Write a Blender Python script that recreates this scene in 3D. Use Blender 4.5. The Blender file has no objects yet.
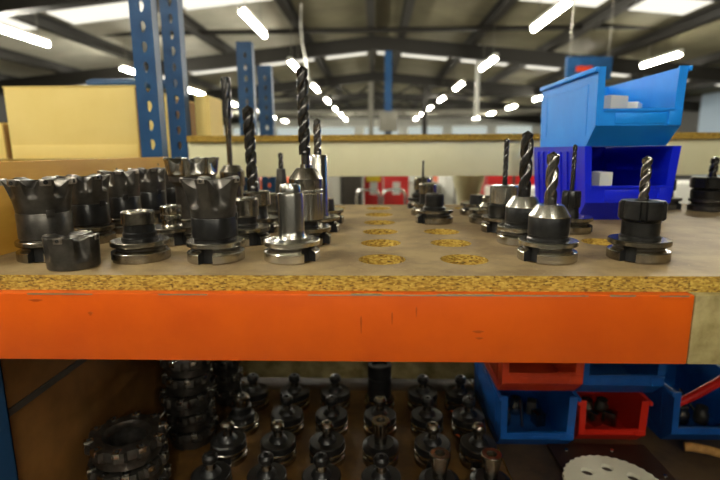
import bpy, bmesh, math, random
from mathutils import Vector, Matrix
from mathutils.geometry import delaunay_2d_cdt
random.seed(7)
SC = bpy.context.scene
PI = math.pi
R = math.radians
COL = SC.collection

# ------------------------------------------------------------------ camera, world, exposure
cam = bpy.data.cameras.new('camera')
cam.sensor_width = 36.0
cam.lens = 24.0
cam.clip_start = 0.02
cam.clip_end = 200
cam.dof.use_dof = True
cam.dof.focus_distance = 0.84
cam.dof.aperture_fstop = 2.8
cam_o = bpy.data.objects.new('camera', cam)
COL.objects.link(cam_o)
cam_o.location = (0, 0, 0.18)
cam_o.rotation_euler = (Matrix.Rotation(R(1.8), 3, 'Z') @ Matrix.Rotation(R(90 - 10.6), 3, 'X') @ Matrix.Rotation(R(-0.33), 3, 'Z')).to_euler()
SC.camera = cam_o
W = bpy.data.worlds.new('world')
SC.world = W
W.use_nodes = True
W.node_tree.nodes['Background'].inputs[0].default_value = (0.75, 0.85, 1.0, 1)
W.node_tree.nodes['Background'].inputs[1].default_value = 0.3
SC.view_settings.view_transform = 'Standard'
SC.view_settings.look = 'None'
SC.view_settings.gamma = 1
SC.view_settings.exposure = 1.76
try:
    SC.cycles.use_denoising = True
    SC.cycles.max_bounces = 8
    SC.cycles.diffuse_bounces = 4
    SC.cycles.sample_clamp_indirect = 6
except Exception:
    pass
TUBE_E = 52.0
SKY_E = 0.36


# ------------------------------------------------------------------ materials
def srgb(r, g, b):
    f = lambda c: ((c / 255) / 12.92) if c / 255 <= 0.04045 else (((c / 255) + 0.055) / 1.055) ** 2.4
    return (f(r), f(g), f(b), 1)


def mat(name, col, rough=0.5, metal=0.0, noise=None, bump=0.0, scale=30.0, col2=None, coat=0.0, stretch=None, lo=0.35, hi=0.65, detail=4):
    m = bpy.data.materials.new(name)
    m.use_nodes = True
    nt = m.node_tree
    b = nt.nodes['Principled BSDF']
    b.inputs['Base Color'].default_value = col
    b.inputs['Roughness'].default_value = rough
    b.inputs['Metallic'].default_value = metal
    b.inputs['Specular IOR Level'].default_value = 0.5 if metal else 0.35
    if coat:
        b.inputs['Coat Weight'].default_value = coat
    if col2 is not None or bump:
        tc = nt.nodes.new('ShaderNodeTexCoord')
        mp = nt.nodes.new('ShaderNodeMapping')
        nt.links.new(tc.outputs['Object'], mp.inputs['Vector'])
        if stretch:
            mp.inputs['Scale'].default_value = stretch
        n = nt.nodes.new('ShaderNodeTexNoise')
        n.inputs['Scale'].default_value = scale
        n.inputs['Detail'].default_value = detail
        n.inputs['Roughness'].default_value = 0.6
        nt.links.new(mp.outputs[0], n.inputs['Vector'])
        if col2 is not None:
            cr = nt.nodes.new('ShaderNodeValToRGB')
            cr.color_ramp.elements[0].position = lo
            cr.color_ramp.elements[1].position = hi
            cr.color_ramp.elements[0].color = col
            cr.color_ramp.elements[1].color = col2
            nt.links.new(n.outputs['Fac'], cr.inputs['Fac'])
            nt.links.new(cr.outputs['Color'], b.inputs['Base Color'])
        if bump:
            bp = nt.nodes.new('ShaderNodeBump')
            bp.inputs['Strength'].default_value = bump
            bp.inputs['Distance'].default_value = 0.002
            nt.links.new(n.outputs['Fac'], bp.inputs['Height'])
            nt.links.new(bp.outputs[0], b.inputs['Normal'])
    return m


def emit(name, col, s):
    m = bpy.data.materials.new(name)
    m.use_nodes = True
    nt = m.node_tree
    nt.nodes.remove(nt.nodes['Principled BSDF'])
    e = nt.nodes.new('ShaderNodeEmission')
    e.inputs[0].default_value = col
    e.inputs[1].default_value = s
    nt.links.new(e.outputs[0], nt.nodes['Material Output'].inputs[0])
    return m


def chip_mat(name, base, dark, light, scale=220.0):
    """chipboard: voronoi flakes in three tones"""
    m = bpy.data.materials.new(name)
    m.use_nodes = True
    nt = m.node_tree
    b = nt.nodes['Principled BSDF']
    b.inputs['Roughness'].default_value = 0.85
    tc = nt.nodes.new('ShaderNodeTexCoord')
    mp = nt.nodes.new('ShaderNodeMapping')
    mp.inputs['Scale'].default_value = (0.55, 0.55, 1.5)
    nt.links.new(tc.outputs['Object'], mp.inputs['Vector'])
    v = nt.nodes.new('ShaderNodeTexVoronoi')
    v.inputs['Scale'].default_value = scale
    nt.links.new(mp.outputs[0], v.inputs['Vector'])
    n = nt.nodes.new('ShaderNodeTexNoise')
    n.inputs['Scale'].default_value = scale * 0.5
    n.inputs['Detail'].default_value = 5
    nt.links.new(mp.outputs[0], n.inputs['Vector'])
    sep = nt.nodes.new('ShaderNodeSeparateColor')
    nt.links.new(v.outputs['Color'], sep.inputs[0])
    add = nt.nodes.new('ShaderNodeMath')
    add.operation = 'ADD'
    mul = nt.nodes.new('ShaderNodeMath')
    mul.operation = 'MULTIPLY'
    mul.inputs[1].default_value = 0.45
    nt.links.new(sep.outputs[0], mul.inputs[0])
    mul2 = nt.nodes.new('ShaderNodeMath')
    mul2.operation = 'MULTIPLY'
    mul2.inputs[1].default_value = 0.6
    nt.links.new(n.outputs['Fac'], mul2.inputs[0])
    nt.links.new(mul.outputs[0], add.inputs[0])
    nt.links.new(mul2.outputs[0], add.inputs[1])
    cr = nt.nodes.new('ShaderNodeValToRGB')
    els = cr.color_ramp.elements
    els[0].position = 0.24
    els[0].color = dark
    els[1].position = 0.82
    els[1].color = light
    e = els.new(0.45)
    e.color = base
    nt.links.new(add.outputs[0], cr.inputs['Fac'])
    nt.links.new(cr.outputs['Color'], b.inputs['Base Color'])
    bp = nt.nodes.new('ShaderNodeBump')
    bp.inputs['Strength'].default_value = 0.5
    bp.inputs['Distance'].default_value = 0.002
    nt.links.new(add.outputs[0], bp.inputs['Height'])
    nt.links.new(bp.outputs[0], b.inputs['Normal'])
    return m


def top_mat(name, a, b_, c, rough=0.5):
    """worn board face: broad stains plus fine specks"""
    m = bpy.data.materials.new(name)
    m.use_nodes = True
    nt = m.node_tree
    b = nt.nodes['Principled BSDF']
    b.inputs['Roughness'].default_value = rough
    tc = nt.nodes.new('ShaderNodeTexCoord')
    n1 = nt.nodes.new('ShaderNodeTexNoise')
    n1.inputs['Scale'].default_value = 7
    n1.inputs['Detail'].default_value = 6
    n1.inputs['Roughness'].default_value = 0.65
    n2 = nt.nodes.new('ShaderNodeTexNoise')
    n2.inputs['Scale'].default_value = 160
    n2.inputs['Detail'].default_value = 3
    nt.links.new(tc.outputs['Object'], n1.inputs['Vector'])
    nt.links.new(tc.outputs['Object'], n2.inputs['Vector'])
    cr = nt.nodes.new('ShaderNodeValToRGB')
    cr.color_ramp.elements[0].position = 0.40
    cr.color_ramp.elements[0].color = a
    cr.color_ramp.elements[1].position = 0.60
    cr.color_ramp.elements[1].color = b_
    nt.links.new(n1.outputs['Fac'], cr.inputs['Fac'])
    cr2 = nt.nodes.new('ShaderNodeValToRGB')
    cr2.color_ramp.elements[0].position = 0.66
    cr2.color_ramp.elements[0].color = (0, 0, 0, 1)
    cr2.color_ramp.elements[1].position = 0.76
    cr2.color_ramp.elements[1].color = (1, 1, 1, 1)
    nt.links.new(n2.outputs['Fac'], cr2.inputs['Fac'])
    mx = nt.nodes.new('ShaderNodeMix')
    mx.data_type = 'RGBA'
    nt.links.new(cr2.outputs['Color'], mx.inputs['Factor'])
    nt.links.new(cr.outputs['Color'], mx.inputs['A'])
    mx.inputs['B'].default_value = c
    nt.links.new(mx.outputs['Result'], b.inputs['Base Color'])
    bp = nt.nodes.new('ShaderNodeBump')
    bp.inputs['Strength'].default_value = 0.12
    bp.inputs['Distance'].default_value = 0.001
    nt.links.new(n2.outputs['Fac'], bp.inputs['Height'])
    nt.links.new(bp.outputs[0], b.inputs['Normal'])
    return m


M = {}
M['steel'] = mat('ground_steel', (0.46, 0.44, 0.39, 1), 0.24, 1.0, bump=0.05, scale=60, stretch=(1, 1, 14))
M['steel_bright'] = mat('bright_steel', (0.66, 0.64, 0.58, 1), 0.24, 1.0, bump=0.06, scale=60, stretch=(1, 1, 14))
M['steel_worn'] = mat('worn_steel', (0.20, 0.18, 0.15, 1), 0.25, 1.0, col2=(0.40, 0.37, 0.31, 1), scale=60, bump=0.1)
M['black'] = mat('black_oxide', (0.018, 0.018, 0.019, 1), 0.28, 0.6, col2=(0.035, 0.034, 0.032, 1), scale=40, bump=0.06)
M['gunmetal'] = mat('gunmetal', (0.062, 0.057, 0.050, 1), 0.34, 0.8, col2=(0.115, 0.106, 0.094, 1), scale=45, bump=0.08)
M['drill'] = mat('drill_steel', (0.11, 0.105, 0.10, 1), 0.25, 0.95)
M['drill_light'] = mat('drill_steel_light', (0.30, 0.28, 0.26, 1), 0.25, 1.0)
M['insert'] = mat('carbide_insert', (0.40, 0.36, 0.32, 1), 0.28, 1.0)
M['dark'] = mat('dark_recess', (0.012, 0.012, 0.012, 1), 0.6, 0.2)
M['chip'] = chip_mat('chipboard_edge', srgb(158, 122, 36), srgb(78, 54, 14), srgb(208, 178, 84), 380.0)
M['top'] = top_mat('worn_board_face', srgb(120, 99, 68), srgb(156, 134, 94), srgb(190, 166, 116), 0.6)
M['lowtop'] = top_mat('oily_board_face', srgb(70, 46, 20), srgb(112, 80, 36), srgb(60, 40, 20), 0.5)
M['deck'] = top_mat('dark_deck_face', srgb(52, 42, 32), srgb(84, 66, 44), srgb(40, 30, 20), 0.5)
M['orange'] = mat('orange_paint', srgb(204, 84, 3), 0.42, 0.0, col2=srgb(192, 75, 2), scale=9, bump=0.03, lo=0.4, hi=0.7)
M['cream'] = mat('cream_paint', srgb(232, 228, 190), 0.45, 0.0, col2=srgb(224, 220, 180), scale=6)
M['cream_dirty'] = mat('dirty_cream_paint', srgb(164, 150, 104), 0.55, 0.0, col2=srgb(118, 104, 62), scale=22)
M['blue_post'] = mat('blue_paint', srgb(34, 78, 122), 0.4, 0.0, col2=srgb(28, 66, 108), scale=14)
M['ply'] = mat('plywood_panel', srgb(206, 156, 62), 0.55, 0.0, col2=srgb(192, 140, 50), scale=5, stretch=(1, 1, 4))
M['plydark'] = mat('shaded_plywood', srgb(132, 92, 44), 0.6, 0.0, col2=srgb(104, 70, 32), scale=7)  # brown wood; the dimmer light of the lower level is put into its colour
M['carton'] = mat('carton_board', srgb(244, 218, 138), 0.6, 0.0, col2=srgb(238, 210, 126), scale=3)
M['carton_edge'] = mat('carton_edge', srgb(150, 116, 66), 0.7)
M['bin_light'] = mat('light_blue_plastic', srgb(8, 130, 232), 0.45, 0.0, col2=srgb(14, 140, 238), scale=12)
M['bin_dark'] = mat('royal_blue_plastic', srgb(12, 30, 200), 0.28, 0.0)
M['bin_blue'] = mat('dusty_blue_plastic', srgb(20, 92, 176), 0.4, 0.0, col2=srgb(16, 74, 146), scale=14)
M['bin_red'] = mat('red_plastic', srgb(214, 40, 22), 0.4, 0.0)
M['bin_orange'] = mat('orange_red_plastic', srgb(206, 66, 26), 0.4, 0.0, col2=srgb(180, 50, 20), scale=14)
M['paper'] = mat('white_paper', srgb(226, 226, 220), 0.6)
M['white'] = mat('white_paint', srgb(222, 222, 214), 0.5)
M['grey'] = mat('grey_paint', srgb(120, 118, 108), 0.5)
M['greydark'] = mat('dark_grey_paint', srgb(70, 66, 60), 0.5)
M['roof'] = mat('roof_sheet', srgb(108, 104, 82), 0.7, 0.0, col2=srgb(90, 86, 66), scale=1.2)
M['roof_pale'] = mat('pale_roof_sheet', srgb(186, 184, 170), 0.7, 0.0, col2=srgb(166, 164, 150), scale=1.2)  # pale left-bay sheets, with some lamp glare put into the tone
M['girder'] = mat('dark_girder', srgb(34, 32, 28), 0.6)
M['wall'] = mat('warehouse_wall', srgb(240, 240, 232), 0.7, 0.0, col2=srgb(230, 232, 224), scale=0.6)
M['floor'] = mat('concrete_floor', srgb(132, 126, 114), 0.5, 0.0, col2=srgb(112, 106, 96), scale=1.5)
M['wallside'] = mat('side_wall', srgb(72, 72, 70), 0.7)
M['red'] = mat('red_barrier', srgb(196, 26, 26), 0.45)
M['yellow'] = mat('yellow_card', srgb(236, 206, 40), 0.5)
M['chrome'] = mat('chrome_tube', (0.8, 0.8, 0.78, 1), 0.2, 1.0)
M['brass'] = mat('brass', (0.75, 0.52, 0.22, 1), 0.3, 1.0)
M['oily'] = mat('oily_black', (0.012, 0.012, 0.012, 1), 0.35, 0.2)
M['rubber'] = mat('black_rubber', (0.02, 0.02, 0.02, 1), 0.5)
M['redhandle'] = mat('red_handle', srgb(190, 26, 22), 0.35)
M['cork'] = mat('tan_cork', srgb(186, 140, 78), 0.7, col2=srgb(160, 116, 60), scale=60)
M['nylon'] = mat('off_white_nylon', srgb(222, 218, 196), 0.45)
M['skyblue'] = mat('pale_blue_cladding', srgb(150, 168, 186), 0.5)
M['tube'] = emit('fluorescent_tube', (1.0, 0.95, 0.80, 1), TUBE_E)
M['farglass'] = emit('daylit_far_window', (0.9, 1.0, 0.92, 1), 0.17)
M['skylight'] = emit('daylit_roof_light', (1.0, 0.95, 0.80, 1), SKY_E)


# ------------------------------------------------------------------ mesh helpers
def link(name, bm, m, parent=None, sharp=35, loc=None, rot=None):
    me = bpy.data.meshes.new(name)
    bmesh.ops.recalc_face_normals(bm, faces=bm.faces)
    bm.to_mesh(me)
    bm.free()
    for x in (m if isinstance(m, (list, tuple)) else [m]):
        me.materials.append(x)
    if sharp:
        for p in me.polygons:
            p.use_smooth = True
        me.set_sharp_from_angle(angle=R(sharp))
    o = bpy.data.objects.new(name, me)
    COL.objects.link(o)
    if parent:
        o.parent = parent
    if loc:
        o.location = loc
    if rot:
        o.rotation_euler = rot
    return o


def tag(o, label=None, cat=None, group=None, kind=None):
    if label: o['label'] = label
    if cat: o['category'] = cat
    if group: o['group'] = group
    if kind: o['kind'] = kind
    return o


def empty(name, loc, rz=0, label=None, cat=None, group=None, rot=None):
    o = bpy.data.objects.new(name, None)
    o.empty_display_size = 0.02
    COL.objects.link(o)
    o.location = loc
    o.rotation_euler = rot if rot else (0, 0, rz)
    return tag(o, label, cat, group)


def copy_tree(o, parent=None):
    c = o.copy()
    COL.objects.link(c)
    if parent: c.parent = parent
    for ch in [k for k in bpy.data.objects if k.parent == o]:
        copy_tree(ch, c)
    return c


def box(bm, x0, x1, y0, y1, z0, z1, bevel=0.0, mi=0):
    r = bmesh.ops.create_cube(bm, size=1.0)
    vs = r['verts']
    for v in vs:
        v.co = Vector(((x0 + x1) / 2 + v.co.x * (x1 - x0), (y0 + y1) / 2 + v.co.y * (y1 - y0), (z0 + z1) / 2 + v.co.z * (z1 - z0)))
    fs = list({f for v in vs for f in v.link_faces})
    for f in fs: f.material_index = mi
    if bevel:
        es = list({e for v in vs for e in v.link_edges})
        rb = bmesh.ops.bevel(bm, geom=es, offset=bevel, segments=2, affect='EDGES', profile=0.5)
        for f in rb['faces']: f.material_index = mi
    return vs


def bx(name, x0, x1, y0, y1, z0, z1, m, parent=None, bevel=0.0):
    bm = bmesh.new()
    box(bm, x0, x1, y0, y1, z0, z1, bevel)
    return link(name, bm, m, parent)


def prism(bm, pts, axis, a0, a1, mi=0):
    """polygon pts (2D) extruded along an axis ('x': pts are (y,z); 'y': (x,z); 'z': (x,y))"""
    def mk(p, a):
        return {'x': (a, p[0], p[1]), 'y': (p[0], a, p[1]), 'z': (p[0], p[1], a)}[axis]
    A = [bm.verts.new(mk(p, a0)) for p in pts]
    B = [bm.verts.new(mk(p, a1)) for p in pts]
    fs = [bm.faces.new(A), bm.faces.new(B[::-1])]
    n = len(pts)
    for i in range(n):
        fs.append(bm.faces.new((A[i], A[(i + 1) % n], B[(i + 1) % n], B[i])))
    for f in fs: f.material_index = mi


def lathe(bm, prof, seg=48, slots=None, slot_r=0.033, slot_z=0.0262, slot_w=0.0115, mi=0, smi=1, rf=None, cx=0, cy=0):
    """prof: [(r,z)] from bottom to top. slots: angles with a radial notch below slot_z"""
    th = [2 * PI * i / seg for i in range(seg)]
    ins = {}
    if slots:
        hw = slot_w / 0.045
        th = [t for t in th if all(abs(((t - s + PI) % (2 * PI)) - PI) > hw + 0.01 for s in slots)]
        flags = [(t, False) for t in th]
        for s in slots:
            flags += [((s - hw - 0.002) % (2 * PI), False), ((s + hw + 0.002) % (2 * PI), False)]
            flags += [((s + k * hw) % (2 * PI), True) for k in (-1, -0.5, 0, 0.5, 1)]
        flags.sort()
    else:
        flags = [(t, False) for t in th]
    rings = []
    for (r, z) in prof:
        if r < 1e-6:
            rings.append([bm.verts.new((cx, cy, z))])
            continue
        ring = []
        for (t, fl) in flags:
            rr = rf(t, r, z) if rf else r
            if fl and z < slot_z: rr = min(rr, slot_r)
            ring.append(bm.verts.new((cx + rr * math.cos(t), cy + rr * math.sin(t), z)))
        rings.append(ring)
    n = len(flags)
    for k in range(len(rings) - 1):
        a, b = rings[k], rings[k + 1]
        if len(a) == 1 and len(b) == 1: continue
        for i in range(n):
            j = (i + 1) % n
            if len(a) == 1: f = bm.faces.new((a[0], b[j], b[i]))
            elif len(b) == 1: f = bm.faces.new((a[i], a[j], b[0]))
            else: f = bm.faces.new((a[i], a[j], b[j], b[i]))
            slot = slots and (flags[i][1] or flags[j][1]) and prof[k][1] < slot_z
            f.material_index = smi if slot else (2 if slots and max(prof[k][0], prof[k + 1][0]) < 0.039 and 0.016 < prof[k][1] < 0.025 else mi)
    if len(rings[0]) > 1: bm.faces.new(rings[0][::-1]).material_index = mi
    if len(rings[-1]) > 1: bm.faces.new(rings[-1]).material_index = mi


def tube(bm, pts, r, seg=10, mi=0, r1=None):
    pts = [Vector(p) for p in pts]
    rings = []
    up = Vector((0, 0, 1))
    for i, p in enumerate(pts):
        d = (pts[min(i + 1, len(pts) - 1)] - pts[max(i - 1, 0)]).normalized()
        u = d.cross(up if abs(d.dot(up)) < 0.95 else Vector((1, 0, 0))).normalized()
        v = d.cross(u)
        rr = r if r1 is None else r + (r1 - r) * i / (len(pts) - 1)
        rings.append([bm.verts.new(p + rr * (math.cos(2 * PI * k / seg) * u + math.sin(2 * PI * k / seg) * v)) for k in range(seg)])
    for a, b in zip(rings, rings[1:]):
        for k in range(seg):
            bm.faces.new((a[k], a[(k + 1) % seg], b[(k + 1) % seg], b[k])).material_index = mi
    bm.faces.new(rings[0][::-1]).material_index = mi
    bm.faces.new(rings[-1]).material_index = mi


def holed_plate(bm, x0, x1, y0, y1, z0, z1, holes, seg=40, mi_top=0, mi_edge=1, shape=None):
    """plate in XY with real holes; holes: (x, y, r)"""
    vs = [Vector((x0, y0)), Vector((x1, y0)), Vector((x1, y1)), Vector((x0, y1))]
    es = [(0, 1), (1, 2), (2, 3), (3, 0)]
    loops = []
    for (hx, hy, hr) in holes:
        b = len(vs)
        ids = []
        for i in range(seg):
            t = 2 * PI * i / seg
            ax, ay = (hr * math.cos(t), hr * math.sin(t)) if shape is None else shape(hr, t)
            vs.append(Vector((hx + ax, hy + ay)))
            ids.append(b + i)
        es += [(b + i, b + (i + 1) % seg) for i in range(seg)]
        loops.append(ids)
    ov, oe, of, *_ = delaunay_2d_cdt(vs, es, [], 0, 1e-6)
    T = [bm.verts.new((v.x, v.y, z1)) for v in ov]
    B = [bm.verts.new((v.x, v.y, z0)) for v in ov]
    kept = []
    for f in of:
        c = sum((ov[i] for i in f), Vector((0, 0))) / len(f)
        inside = False
        for k, (hx, hy, hr) in enumerate(holes):
            if (c.x - hx) ** 2 + (c.y - hy) ** 2 > (hr * 1.6) ** 2: continue
            if shape is None:
                if (c.x - hx) ** 2 + (c.y - hy) ** 2 < hr * hr: inside = True
            else:
                poly = [vs[i] for i in loops[k]]
                ins = False
                for a in range(seg):
                    p, q = poly[a], poly[a - 1]
                    if (p.y > c.y) != (q.y > c.y) and c.x < (q.x - p.x) * (c.y - p.y) / (q.y - p.y) + p.x: ins = not ins
                inside = inside or ins
        if not inside: kept.append(f)
    cnt = {}
    for f in kept:
        bm.faces.new([T[i] for i in f]).material_index = mi_top
        bm.faces.new([B[i] for i in reversed(f)]).material_index = mi_edge
        for a, b in zip(f, list(f[1:]) + [f[0]]):
            k = (min(a, b), max(a, b))
            cnt[k] = cnt.get(k, 0) + 1
    for (a, b), c in cnt.items():
        if c == 1: bm.faces.new((T[a], T[b], B[b], B[a])).material_index = mi_edge
    bmesh.ops.delete(bm, geom=[v for v in bm.verts if not v.link_faces], context='VERTS')


# ------------------------------------------------------------------ the warehouse shell
FZ = -1.35
def struct(o):
    o['kind'] = 'structure'
    return o
struct(bx('floor', -13, 13, -9, 40, FZ - 0.1, FZ, M['floor']))
struct(bx('wall_far', -13, 13, 38.2, 38.4, FZ, 3.6, M['wall']))
struct(bx('wall_left', -13.2, -13, -9, 40, FZ, 2.6, M['wallside']))
struct(bx('wall_right', 13, 13.2, -9, 40, FZ, 2.6, M['wallside']))
struct(bx('wall_rear', -13, 13, -9.2, -9, FZ, 3.6, M['wallside']))
RIDGE, SL = 3.55, 0.10
def roofz(x): return RIDGE - SL * abs(x)
PURL = [-12.9, -11, -9, -6.7, -4.2, -1.9, -0.1, 0.75, 2.7, 4.8, 6.6, 9, 11, 12.9]
SKYB = [(9.2, 10.9), (16.2, 18.0)]
bm = bmesh.new()
ybr = [-9] + [v for b in SKYB for v in b] + [40]
for i in range(len(ybr) - 1):
    if i % 2 == 1: continue
    y0, y1 = ybr[i], ybr[i + 1]
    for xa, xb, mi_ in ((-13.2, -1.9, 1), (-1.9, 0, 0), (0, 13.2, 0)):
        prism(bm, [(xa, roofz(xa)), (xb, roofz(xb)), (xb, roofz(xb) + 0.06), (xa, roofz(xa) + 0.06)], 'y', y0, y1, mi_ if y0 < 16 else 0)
# corrugations: low ribs running down the slope
for (y0, y1) in SKYB:      # solid sheet between roof lights
    for a in PURL:
        for s in (1,):
            x0, x1 = a - 0.18, a + 0.18
            prism(bm, [(x0, roofz(x0)), (x1, roofz(x1)), (x1, roofz(x1) + 0.06), (x0, roofz(x0) + 0.06)], 'y', y0, y1)
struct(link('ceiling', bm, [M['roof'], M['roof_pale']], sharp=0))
k = 0
for (y0, y1) in SKYB:
    for a, b in zip(PURL, PURL[1:]):
        x0, x1 = a + 0.18, b - 0.18
        if x1 - x0 < 0.3: continue
        k += 1
        if abs(x0 + x1) / 2 / y0 > 1.0: pass
        bm = bmesh.new()
        pts = [(x0, roofz(x0)), (x1, roofz(x1))]
        if x0 < 0 < x1: pts.insert(1, (0, RIDGE))
        pts += [(p[0], p[1] + 0.03) for p in reversed(pts)]
        prism(bm, pts, 'y', y0, y1)
        struct(link('window_%d' % k, bm, M['skylight'], sharp=0))
# girders
k = 0
for a in PURL[1:-1]:
    k += 1
    z = roofz(a) - 0.01
    bm = bmesh.new()
    box(bm, a - 0.09, a + 0.09, -9, 38, z - 0.04, z)
    box(bm, a - 0.015, a + 0.015, -9, 38, z - 0.2, z - 0.04)
    box(bm, a - 0.09, a + 0.09, -9, 38, z - 0.24, z - 0.2)
    struct(link('trim_%d' % k, bm, M['girder'], sharp=0))
for y in (-3, 2.4, 8.0, 14.2, 20.4, 27, 33.5):
    k += 1
    bm = bmesh.new()
    for s in (-1, 1):
        prism(bm, [(0, RIDGE - 0.25), (13 * s, roofz(13) - 0.25), (13 * s, roofz(13) - 0.62), (0, RIDGE - 0.62)], 'y', y - 0.12, y + 0.12)
        if y > 18:
            for i in range(8):
                x0 = s * i * 1.6
                tube(bm, [(x0, y, roofz(x0) - 0.6), (x0 + s * 0.8, y, 2.35), (x0 + s * 1.6, y, roofz(x0 + 1.6 * s) - 0.6)], 0.05, 6)
    if y > 18:
        box(bm, -13, 13, y - 0.07, y + 0.07, 2.28, 2.42)
    struct(link('trim_%d' % k, bm, M['girder'], sharp=0))
# pipes running across the hall
for (y, z, m) in ((22, 1.85, M['grey']), (29, 2.2, M['grey']), (12, 2.95, M['girder'])):
    bm = bmesh.new()
    tube(bm, [(-12.9, y, z), (12.9, y, z)], 0.06, 8)
    tag(link('ceiling_pipe', bm, m), 'grey service pipe crossing the hall under the roof' if z < 2 else ('grey pipe crossing high near the far gable' if z < 2.5 else 'dark pipe crossing close under the nearer roof'), 'pipe')
# far wall: cladding strip windows and door
for i, x in enumerate((-11, -7.6, -4.2, -0.8, 2.6, 6.0, 9.4)):  # daylit windows in the far wall
    o = bx('window_%d' % (40 + i), x, x + 2.6, 38.08, 38.2, 0.7, 1.9, M['farglass']); struct(o)
struct(bx('door_1', 12.86, 13.0, 13.0, 20.0, FZ, 2.3, M['skyblue']))

# steel columns carrying the roof
def column(x, y, lab, m=None):
    r = empty('roof_column', (x, y, FZ), 0, lab, 'column')
    h = roofz(x) - 0.25 - FZ - 0.37
    bm = bmesh.new()
    box(bm, -0.1, 0.1, -0.1, -0.08, 0, h); box(bm, -0.1, 0.1, 0.08, 0.1, 0, h); box(bm, -0.012, 0.012, -0.08, 0.08, 0, h)
    link('column_shaft', bm, m or M['blue_post'], r, sharp=0)
    bx('base_plate', -0.18, 0.18, -0.18, 0.18, 0, 0.02, M['greydark'], r)
    return r
c = column(0.38, 14.2, 'slim blue steel roof column with a grey switch box on it')
bx('switch_box', -0.26, 0.26, -0.24, -0.1, 2.05, 2.6, M['grey'], c, 0.01)
column(-0.16, 20.4, 'thin grey roof column left of the blue one', M['grey'])
column(2.05, 20.4, 'dark roof column beside the hanging white pipe', M['girder'])
column(7.3, 14.2, 'dark roof column by the right side bay', M['girder'])
column(-7.3, 14.2, 'dark roof column at the left side bay', M['girder'])

# ------------------------------------------------------------------ tube lights
def tube_light(lab, group, wl):
    r = empty('tube_light', (0, 0, 0), 0, lab, 'ceiling light', group)
    bm = bmesh.new()
    box(bm, -0.05, 0.05, -0.78, 0.78, 0.045, 0.10, 0.008)
    box(bm, -0.03, 0.03, -0.78, -0.755, 0.0, 0.05); box(bm, -0.03, 0.03, 0.755, 0.78, 0.0, 0.05)
    link('housing', bm, M['white'], r)
    bm = bmesh.new()
    tube(bm, [(0, -0.755, 0), (0, 0.755, 0)], 0.034, 12)
    link('fluorescent_lamp', bm, M['tube'], r)
    for s in (-1, 1):
        bm = bmesh.new()
        tube(bm, [(0, s * 0.5, 0.1), (0, s * 0.5, wl)], 0.006, 5)
        link('suspension_wire', bm, M['grey'], r)
    return r
LZ = 2.18
protos = {}
rows = [(-1.95, [4.12 + 4.08 * i for i in range(8)], 'second'), (2.70, [3.95 + 4.08 * i for i in range(8)], 'third'),
        (-6.2, [8.7 + 4.2 * i for i in range(7)], 'leftmost'), (6.6, [11.9 + 4.1 * i for i in range(6)], 'rightmost')]
ordn = ['nearest', 'second', 'third', 'fourth', 'fifth', 'sixth', 'seventh', 'eighth']
for (x, ys, rn) in rows:
    for i, y in enumerate(ys):
        lab = 'glowing white tube light, %s along the %s ceiling row' % (ordn[i], rn)
        if i == 0:
            o = tube_light(lab, 'fluorescent tube lights', roofz(x) - 0.02 - LZ); protos[x] = o
        else:
            o = copy_tree(protos[x]); o['label'] = lab
        o.location = (x, y, LZ)
protos[0.4] = protos[-1.95]  # unseen centre row, added behind the camera to brighten front-facing surfaces
for (x, ys) in ((0.4, (-1.6, -4.2)), (-1.95, (-0.3, -4.4)), (2.70, (-4.2,)), (-6.2, (4.5, 0.3)), (6.6, (7.8,))):
    for y in ys:
        o = copy_tree(protos[x]); o['label'] = 'unseen white tube light behind the viewpoint over the near aisle'; o.location = (x, y, LZ)

# hanging cable and white drop pipe, sign
bm = bmesh.new()
tube(bm, [(-1.62, 11.3, 3.36), (-1.66, 11.4, 3.0), (-1.66, 11.6, 2.55), (-1.62, 11.9, 2.2), (-1.60, 12.0, 1.9), (-1.55, 12.1, 1.75)], 0.022, 8)
tag(link('hanging_cable', bm, M['white']), 'pale cable hanging from the roof behind the long drill', 'cable')
bm = bmesh.new()
tube(bm, [(3.05, 15, 3.2), (3.05, 15, 1.0)], 0.06, 10)
tag(link('drop_pipe', bm, M['white']), 'white vertical pipe dropping from the roof by the light rows', 'pipe')
s = empty('hanging_sign', (3.35, 8.0, 1.25), 0, 'blue hanging sign with an orange band above the bins', 'sign')
bx('sign_board', -0.35, 0.35, -0.02, 0.02, 0, 0.34, M['blue_post'], s)
bx('orange_band', -0.2, 0.05, -0.03, -0.02, 0.12, 0.2, M['bin_orange'], s)
bm = bmesh.new(); tube(bm, [(-0.3, 0, 0.34), (-0.3, 0, 1.9)], 0.005, 5); link('wire', bm, M['grey'], s)
bm = bmesh.new(); tube(bm, [(0.3, 0, 0.34), (0.3, 0, 1.9)], 0.005, 5); link('wire', bm, M['grey'], s)

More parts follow.
